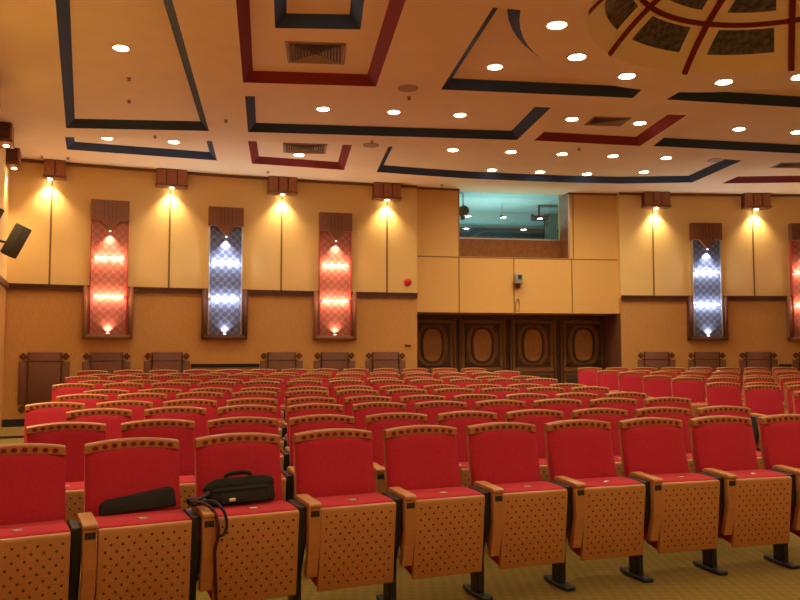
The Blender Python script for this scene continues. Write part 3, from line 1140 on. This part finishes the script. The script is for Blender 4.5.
# ------------------------------------------------------------------ carved wainscot panels and rails
PG = 'dark carved panels on the wainscot'
plabs = ['dark carved wall panel seen full height next to the side aisle', 'dark carved wall panel below the red niche by the corner',
         'dark carved wall panel between the red and blue niches', 'dark carved wall panel between the blue niche and second red niche',
         'dark carved wall panel below the second red niche', 'dark carved wall panel closest to the carved doors on the main wing',
         'dark carved wall panel beside the doors on the far wing', 'dark carved wall panel below the blue niche of the far wing',
         'dark carved wall panel with a dark rail on its far side', 'dark carved wall panel below the red niche at the picture edge']
for x, lab in zip((44.5, 106.5, 167, 281.5, 334.5, 385.5, 656.5, 707, 758.5, 812), plabs):
    q = frame_at('wainscot_panel', RW, on_R(x, 370, RW)[0], 0)
    tag(q, lab, 'wall panel', PG)
    zt, zb2, W = H - .035, .36, .42
    MB().box(-W + .16, W - .16, -.03, -.001, zb2, zt).build('centre_board', PANEL_DK, q, .004)
    for s in (-1, 1):
        MB().box(min(s * W, s * (W - .135)), max(s * W, s * (W - .135)), -.025, -.001, zb2 + .16, zt - .17).build('side_board', PANEL_DK, q, .004)
        for zz in (zt - .075, zb2 + .075):
            r = MB().lathe([(.046, -.001), (.050, -.020), (.066, -.020), (.070, -.001)], (s * (W - .07), 0, zz), 4, 0, 1)
            r.build('rosette', TRIM, q)
            MB().lathe([(.046, -.001), (.030, -.012), (.006, -.016)], (s * (W - .07), 0, zz), 12, 0, 1).build('rosette_boss', PANEL_DK, q)
    m = MB()
    for zz in (zt - .17, zb2 + .15):
        m.box(-W + .1, W - .1, -.036, -.001, zz, zz + .016)
    for s in (-1, 1):
        m.box(s * (W - .145) - .007, s * (W - .145) + .007, -.036, -.001, zb2, zt)
    m.build('groove_bead', TRIM, q)
for xa, xb, lab in ((191, 259, 'long dark rail on the wainscot between the third and fourth carved panels'),
                    (779, 791, 'dark rail on the far wing wainscot beside the last carved panels')):
    ta, tb_ = on_R(xa, 365, RW)[0], on_R(xb, 365, RW)[0]
    z = on_R(xa, 366, RW)[1]
    m = MB()
    m.arc(RW - .03, RW - .001, ta, tb_, z - .03, z + .035)
    m.arc(RW - .045, RW - .001, ta, tb_, z + .025, z + .04)
    tag(m.build('wall_rail', BLACK), lab, 'rail')

# ------------------------------------------------------------------ small wall fittings
t, z = on_R(407.5, 282, RW)
q = frame_at('fire_bell', RW, t, z)
tag(q, 'small round red fire bell above the dado beside the bay', 'bell')
MB().lathe([(.02, -.07), (.05, -.066), (.075, -.045), (.082, -.02)], (0, 0, 0), 22, 0, 1).build('gong', BELL, q, smooth=True)
MB().lathe([(.05, -.02), (.05, -.001)], (0, 0, 0), 16, 0, 1).build('back_plate', TRIM, q)
t, z = on_R(408, 345.5, RW)
q = frame_at('wall_bracket', RW, t, z)
tag(q, 'tiny dark bracket on the wainscot edge beside the carved doors', 'bracket')
MB().box(-.06, .06, -.02, -.001, -.015, .015).build('bracket_plate', TRIM, q)
MB().box(-.07, -.045, -.06, -.02, -.01, .025).build('hook', TRIM, q)
t, z = on_R(517, 279, RB)
q = frame_at('wall_sensor', RB, t, z)
tag(q, 'small grey projecting sensor box on the bay panel under the control window', 'sensor')
MB().box(-.075, .09, -.14, -.03, -.075, .10).build('housing', GREYB, q, .012)
MB().box(-.02, .06, -.146, -.139, -.02, .075).build('dark_face', BLACKP, q)
MB().box(-.10, .10, -.16, -.001, -.10, -.08).build('shelf', GREYB, q, .004)
MB().box(-.03, .05, -.05, -.001, -.2, -.10).build('mount', PANEL_DK, q)
t, z = on_R(518, 304, RB)
q = frame_at('cable_hook', RB, t, z)
tag(q, 'thin dark cable loop hanging below the grey wall sensor', 'cable')
MB().tube([(-.06, -.01, -.17), (-.05, -.012, .04), (-.01, -.014, .1), (.03, -.012, .05), (.02, -.01, -.17)], .008).build('cable_loop', SEAM, q)
MB().box(-.02, .02, -.02, -.001, .08, .11).build('cable_clip', SEAM, q)

# loudspeakers on the side wall
for (x, y, yy, lab) in ((15.5, 241, 12.55, 'grey tilted loudspeaker bracketed to the side wall near the corner'),
                        (-13, 222, 11.6, 'dark loudspeaker on the side wall mostly outside the frame')):
    d = ray(x, y)
    p = d * (yy / d.y) + Vector((0, 0, H))
    q = empty('wall_loudspeaker', p)
    tag(q, lab, 'loudspeaker', 'loudspeakers on the side wall')
    box = MB()
    box.prism([(-.09, .12), (.09, .12), (.13, -.12), (-.13, -.12)], 2, -.26, .26)   # tapers to the back
    o = box.build('cabinet', SPKG, q, .02)
    o.rotation_euler = (Matrix.Rotation(rad(24), 3, 'Y') @ Matrix.Rotation(rad(-8), 3, 'X') @ Matrix.Rotation(rad(30), 3, 'Z')).to_euler()
    g = MB().box(-.112, .112, -.132, -.115, -.235, .235)
    g.box(-.006, .006, -.137, -.130, -.235, .235)
    g = g.build('front_grille', SPKF, o, .006)
    br = MB()
    wl = (p - cl).dot(nl)
    loc = -nl * (wl - .002)
    br.tube([(0, 0, 0), loc * .5 + Vector((0, 0, -.03)), loc], .02)
    br.build('bracket', BLACK, q)

# ------------------------------------------------------------------ the auditorium seat
def make_seat():
    root = empty('auditorium_seat', (0, 0, 0))
    W = .2425
    Ht = SEAT_H
    drop = .022

    def arch(x, y, z):
        k = max(0.0, (z - .55) / (Ht - .55))
        return (x, y, z - drop * (x / W) ** 2 * k)

    # upholstered backrest: rounded, slightly dished
    CH = .048
    prof = [(.205, Ht - CH - .002), (.186, Ht - CH), (.172, .91), (.146, .80), (.118, .70), (.098, .62), (.090, .52), (.105, .47),
            (.15, .47), (.185, .62), (.215, .80), (.235, Ht - CH - .01)]

    def dish(x, y, z):
        x2, y2, z2 = arch(x, y, z)
        e = abs(x) / W
        y2 += .020 * max(0, (e - .55) / .45) ** 2 * (1 if y < .16 + .2 * max(0, z - .7) else 0)
        return (x2, y2, z2)
    MB().prism(prof, 0, -W, W, 0, 16, dish).build('backrest_cushion', RED, root, .008, 2, angle=50)
    # plywood shell behind it, its edges showing at the sides
    shell = [(.150, .44), (.186, .60), (.216, .80), (.238, Ht - .04), (.262, Ht - .04), (.240, .80), (.208, .60), (.170, .44)]
    MB().prism(shell, 0, -W + .004, W - .004, 0, 12, arch).build('backrest_shell', WOOD, root, .003, 1)
    # crest rail with its row of cut-outs
    cr_ = MB()
    crest = [(.188, Ht - CH), (.194, Ht - .008), (.204, Ht), (.250, Ht), (.260, Ht - .01), (.262, Ht - CH)]
    cr_.prism(crest, 0, -W, W, 0, 16, arch)
    n = 9
    for i in range(n):
        x = (-.5 + (i + .5) / n) * (2 * W - .05)
        k = -drop * (x / W) ** 2
        zc = Ht - CH * .60 + k
        oval = [(x + .0145 * math.cos(a), zc + (.0125 if math.sin(a) > 0 else .010) * math.sin(a)) for a in [PI * j / 6 for j in range(12)]]
        f_ = lambda xx, yy, zz: (xx, yy + (zz - (Ht - CH)) * .15, zz)
        cr_.prism(oval, 1, .1850, .195, 1, 1, f_)
    cr_.build('crest_rail', [CRESTW, RED_HOLE], root, smooth=True, angle=35)
    # tipped-up seat: cushion and perforated board
    P = .222
    cush = [(-.196, .620), (-.182, .632), (-.10, .637), (.0, .638), (.06, .636), (.084, .618), (.05, .36), (-.03, .21), (-.145, .19)]
    MB().prism(cush, 0, -P - .004, P + .004, 0, 6).build('seat_cushion', RED, root, .012, 2, angle=50)
    board = [(-.222, .606), (-.219, .620), (-.207, .627), (-.194, .620), (-.150, .180), (-.162, .168), (-.178, .174)]
    MB().prism(board, 0, -P, P, 0, 1).build('seat_board', PERF, root, .003, 1)
    MB().box(-.022, .022, -.125, -.100, .633, .643).build('number_tag', SILVER, root, .003, 1)
    add_arm(root, -SP / 2)
    return root


def add_arm(root, x):
    a = .032
    dx = .030                                   # the wooden arm sits a little to one side of its post
    cap = MB()
    cap.prism([(-.240, .634), (-.240, .652), (-.225, .660), (.02, .668), (.04, .655), (.04, .636), (-.19, .632)], 0, dx - a - .003, dx + a + .003)
    o = cap.build('armrest', WOOD, root, .005, 2)
    o.location.x = x
    fr = MB()
    fr.prism([(-.232, .634), (-.232, .455), (-.178, .252), (-.140, .258), (-.188, .45), (-.188, .634)], 0, dx - a, dx + a)
    fr.build('arm_front', WOOD, o, .004, 1)
    MB().box(dx - .024, dx + .024, -.2345, -.230, .586, .618).build('tablet_slot', BLACKP, o)
    pd = MB()
    pd.prism([(-.188, .636), (.03, .640), (.035, .53), (.01, .36), (-.005, .022), (-.105, .022), (-.105, .27), (-.185, .44)], 0, -.050, -.003)
    o = pd.build('pedestal', BLACK, root, .006, 1)
    o.location.x = x
    ft = MB()
    ft.prism([(-.059, -.20), (.009, -.20), (.018, -.10), (.018, .02), (.004, .10), (-.054, .10), (-.070, .02), (-.070, -.10)], 2, 0, .026)
    ft.build('foot_plate', BLACK, o, .006, 1)


seat0 = make_seat()
used = [False]
SEATS = {}


# the front row is bent a little more tightly than the rest
K1, T1 = .055, .499
C1 = Vector((-1.652 + math.sin(T1) / K1, 4.239 - math.cos(T1) / K1, 0))


def put_seat(row, th, label, group):
    if not used[0]:
        q = seat0
        used[0] = True
    else:
        q = copy_tree(seat0)
    q.location = pol(ROWR[row - 1] - BACKY, th, FLOORZ[row - 1])
    if row == 1:
        r1 = 1 / K1 - BACKY
        q.location = C1 + Vector((r1 * math.sin(th), r1 * math.cos(th), 0))
    q.rotation_euler = (0, 0, -th)
    tag(q, label, 'seat', group)
    return q


def th_px(R, x, z):
    lo, hi = rad(-40), rad(15)
    c, s = math.cos(PITCH), math.sin(PITCH)
    for _ in range(60):
        m = (lo + hi) / 2
        p = pol(R, m)
        zc = p.y * c + (z - H) * s
        if 400 + F * p.x / zc < x: lo = m
        else: hi = m
    return (lo + hi) / 2


ROWS = {1: (-23.71, 10), 2: (-23.215, 10), 3: (-22.732, 10), 4: (-23.35, 11), 5: (-22.89, 11), 6: (-22.40, 11),
        7: (-22.99, 12), 8: (-22.48, 12), 9: (-22.74, 12), 10: (-22.21, 13), 11: (-22.444, 13)}
ROWNAME = ['front', 'second', 'third', 'fourth', 'fifth', 'sixth', 'seventh', 'eighth', 'ninth', 'tenth', 'last']
for row, (t0, n) in ROWS.items():
    R = ROWR[row - 1]
    for i in range(n):
        th = rad(t0) + (i * SP + .2425) / R
        if row == 1:
            th = -(T1 - K1 * ((i - 1) * SP + .2425))
        lab = 'red folding seat, %s from the side aisle in the %s row of the main block' % (ORD[i], ROWNAME[row - 1])
        if row == 1 and i == 1:
            lab = 'red folding seat in the front row holding the slim black laptop sleeve'
        if row == 1 and i == 2:
            lab = 'red folding seat in the front row holding the black briefcase'
        q = put_seat(row, th, lab, 'red seats in the main block')
        SEATS[(row, i)] = q
        if i == n - 1:
            add_arm(q, SP / 2 - .045)
BACKN = {4: 'eighth', 5: 'seventh', 6: 'sixth', 7: 'fifth', 8: 'fourth', 9: 'third', 10: 'second', 11: 'first'}
for row, n in {4: 1, 5: 2, 6: 3, 7: 4, 8: 5, 9: 6, 10: 7, 11: 8}.items():
    R = ROWR[row - 1]
    for i in range(n):
        th = rad(-8.03) + (i * SP + .2425) / R
        put_seat(row, th, 'red seat, %s past the centre aisle, %s row from the back, far block' % (ORD[i], BACKN[row]),
                 'red seats in the far block')

# ------------------------------------------------------------------ bags left on the front row
def bag_frame(name, seat, lx, ly, lz, ry=0.0, rx=0.0, rz=0.0):
    th = -seat.rotation_euler.z
    c = Matrix.Rotation(-th, 3, 'Z') @ Vector((lx, ly, lz))
    q = empty(name, seat.location + c)
    q.rotation_euler = (rx, ry, -th + rz)
    return q


s = SEATS[(1, 1)]
q = bag_frame('laptop_sleeve', s, .01, .052, .639, rad(-3), rad(-16))
tag(q, 'slim black laptop sleeve resting on a folded front-row seat', 'laptop bag')
body = MB().prism([(-.195, .004), (.195, .004), (.188, .102), (.168, .108), (-.17, .076), (-.19, .066)], 1, -.014, .014)
body.build('sleeve_body', BAGM, q, .010, 3)
MB().tube([(-.165, 0, .078), (0, 0, .093), (.165, 0, .109)], .004, 6).build('zipper', BAGT, q)

s = SEATS[(1, 2)]
q = bag_frame('briefcase', s, -.035, .020, .642, rad(-1.5), rad(-15))
tag(q, 'black nylon briefcase with handle and front pockets leaning on a seat back', 'bag')
b = MB()
b.prism([(-.195, 0), (.195, 0), (.193, .10), (.178, .128), (.13, .138), (-.13, .138), (-.175, .120), (-.193, .085)], 1, -.028, .028)
b.build('bag_body', BAGM, q, .014, 3)
b = MB()
b.prism([(-.165, .002), (.165, .002), (.16, .080), (.14, .09), (-.14, .09), (-.16, .08)], 1, -.048, -.026)
pk = b.build('front_pocket', BAGM, q, .010, 2)
MB().tube([(-.15, -.049, .072), (0, -.050, .074), (.15, -.049, .072)], .004, 6).build('zipper', BAGT, pk)
b = MB()
b.prism([(-.12, .002), (.06, .002), (.06, .045), (.04, .055), (-.10, .055), (-.12, .045)], 1, -.060, -.046)
b.build('small_pocket', BAGT, q, .006, 2)
b = MB()
b.prism([(-.196, .085), (.194, .090), (.194, .108), (.178, .132), (.13, .143), (-.13, .143), (-.175, .125), (-.196, .10)], 1, -.033, .032)
b.build('top_flap', BAGM, q, .010, 2)
b = MB()
b.tube([(-.075, 0, .136), (-.065, -.004, .158), (-.04, -.006, .168), (.04, -.006, .168), (.065, -.004, .158), (.075, 0, .136)], .012, 8)
b.build('handle', BAGT, q, smooth=True)
MB().box(-.075, -.040, -.070, -.058, .012, .030).build('buckle', METALW, q, .003)
# shoulder strap, looped over the armrest and hanging down its front
inv = Matrix.Rotation(q.rotation_euler.z, 3, 'Z') @ Matrix.Rotation(q.rotation_euler.y, 3, 'Y') @ Matrix.Rotation(q.rotation_euler.x, 3, 'X')
org = Vector((-.035, .020, .642))
Rl = inv.to_4x4()
base = Matrix.Rotation(s.rotation_euler.z, 3, 'Z')


def L(x, y, z):      # seat-local point -> briefcase-local
    return inv.inverted() @ (base @ (Vector((x, y, z)) - org))


def smooth_path(pts, n=6):
    out = []
    for i in range(len(pts) - 1):
        p0, p1, p2, p3 = pts[max(i - 1, 0)], pts[i], pts[i + 1], pts[min(i + 2, len(pts) - 1)]
        for k in range(n):
            t = k / n
            out.append(.5 * ((2 * p1) + (p2 - p0) * t + (2 * p0 - 5 * p1 + 4 * p2 - p3) * t * t + (3 * p1 - p0 - 3 * p2 + p3) * t ** 3))
    out.append(pts[-1])
    return out


st1 = [L(-.21, .02, .72), L(-.25, -.02, .70), L(-.31, -.06, .695), L(-.325, -.13, .70), L(-.275, -.18, .695), L(-.235, -.225, .66),
       L(-.222, -.255, .60), L(-.222, -.262, .54), L(-.236, -.258, .47), L(-.232, -.25, .38), L(-.222, -.235, .22), L(-.232, -.22, .06)]
MB().tube(smooth_path(st1), .009, 8).build('shoulder_strap', STRAPM, q, smooth=True)
st2 = [L(-.21, .0, .71), L(-.26, -.04, .70), L(-.32, -.10, .69), L(-.318, -.16, .69), L(-.27, -.14, .70), L(-.225, -.17, .70),
       L(-.19, -.23, .665), L(-.175, -.25, .60), L(-.19, -.255, .55), L(-.218, -.265, .545)]
MB().tube(smooth_path(st2), .008, 8).build('strap_end', STRAPN, q, smooth=True)
MB().tube(smooth_path([L(-.33, -.06, .69), L(-.315, -.11, .685), L(-.26, -.10, .69), L(-.25, -.04, .69), L(-.30, -.02, .69), L(-.335, -.07, .70), L(-.30, -.15, .70)]),
          .013, 8).build('strap_pad', BAGT, q, smooth=True)

# ------------------------------------------------------------------ unseen pale stage and lamps, added to bounce light into the hall
stg = MB()
stg.box(-3.2, 13.0, -4.9, -1.6, -.2, .5)
struct(stg.build('floor_stage_bounce', mat('stage_bounce_boards', (.72, .52, .30), .6, .3, noise=.1, nscale=8)), 'unseen pale boarded stage added to bounce light into the hall')
for x in (-1.6, 1.2, 4.0, 6.8, 9.6, 12.0):
    spot('stage_fill_lamp', (x, -2.9, CEIL - .15), 560, (1.0, .80, .55), rad(95), .6, (0, -.12, -1), .15)

# ------------------------------------------------------------------ control-room light
pc = pol(RG + 1.3, TH0, CEIL - .25)
l = bpy.data.lights.new('control_room_lamp', 'AREA')
l.energy, l.color, l.size = 44, (.78, .95, .90), 1.2
o = bpy.data.objects.new('control_room_lamp', l)
COL.objects.link(o)
o.location = pol(RG + 1.2, TH0, Z_BAY + 1.0)
o.rotation_euler = (PI, 0, 0)

# ------------------------------------------------------------------ world, camera, view
wd = bpy.data.worlds.new('world')
sc.world = wd
wd.use_nodes = True
wd.node_tree.nodes['Background'].inputs[0].default_value = (.02, .012, .006, 1)
wd.node_tree.nodes['Background'].inputs[1].default_value = 1.0

cam = bpy.data.cameras.new('camera')
cam.sensor_width = 36.0
cam.lens = 36.0 * F / 800.0
cam.clip_start = .05
co = bpy.data.objects.new('camera', cam)
COL.objects.link(co)
co.location = (0, 0, H)
co.rotation_euler = (PI / 2 + PITCH, 0, 0)
sc.camera = co

sc.view_settings.view_transform = 'Standard'
sc.view_settings.look = 'None'
sc.view_settings.gamma = 1
sc.view_settings.use_curve_mapping = False
sc.view_settings.exposure = 0.72
sc.cycles.use_denoising = True
sc.cycles.max_bounces = 8
sc.cycles.diffuse_bounces = 5
sc.cycles.sample_clamp_indirect = 4
sc.cycles.use_light_tree = True
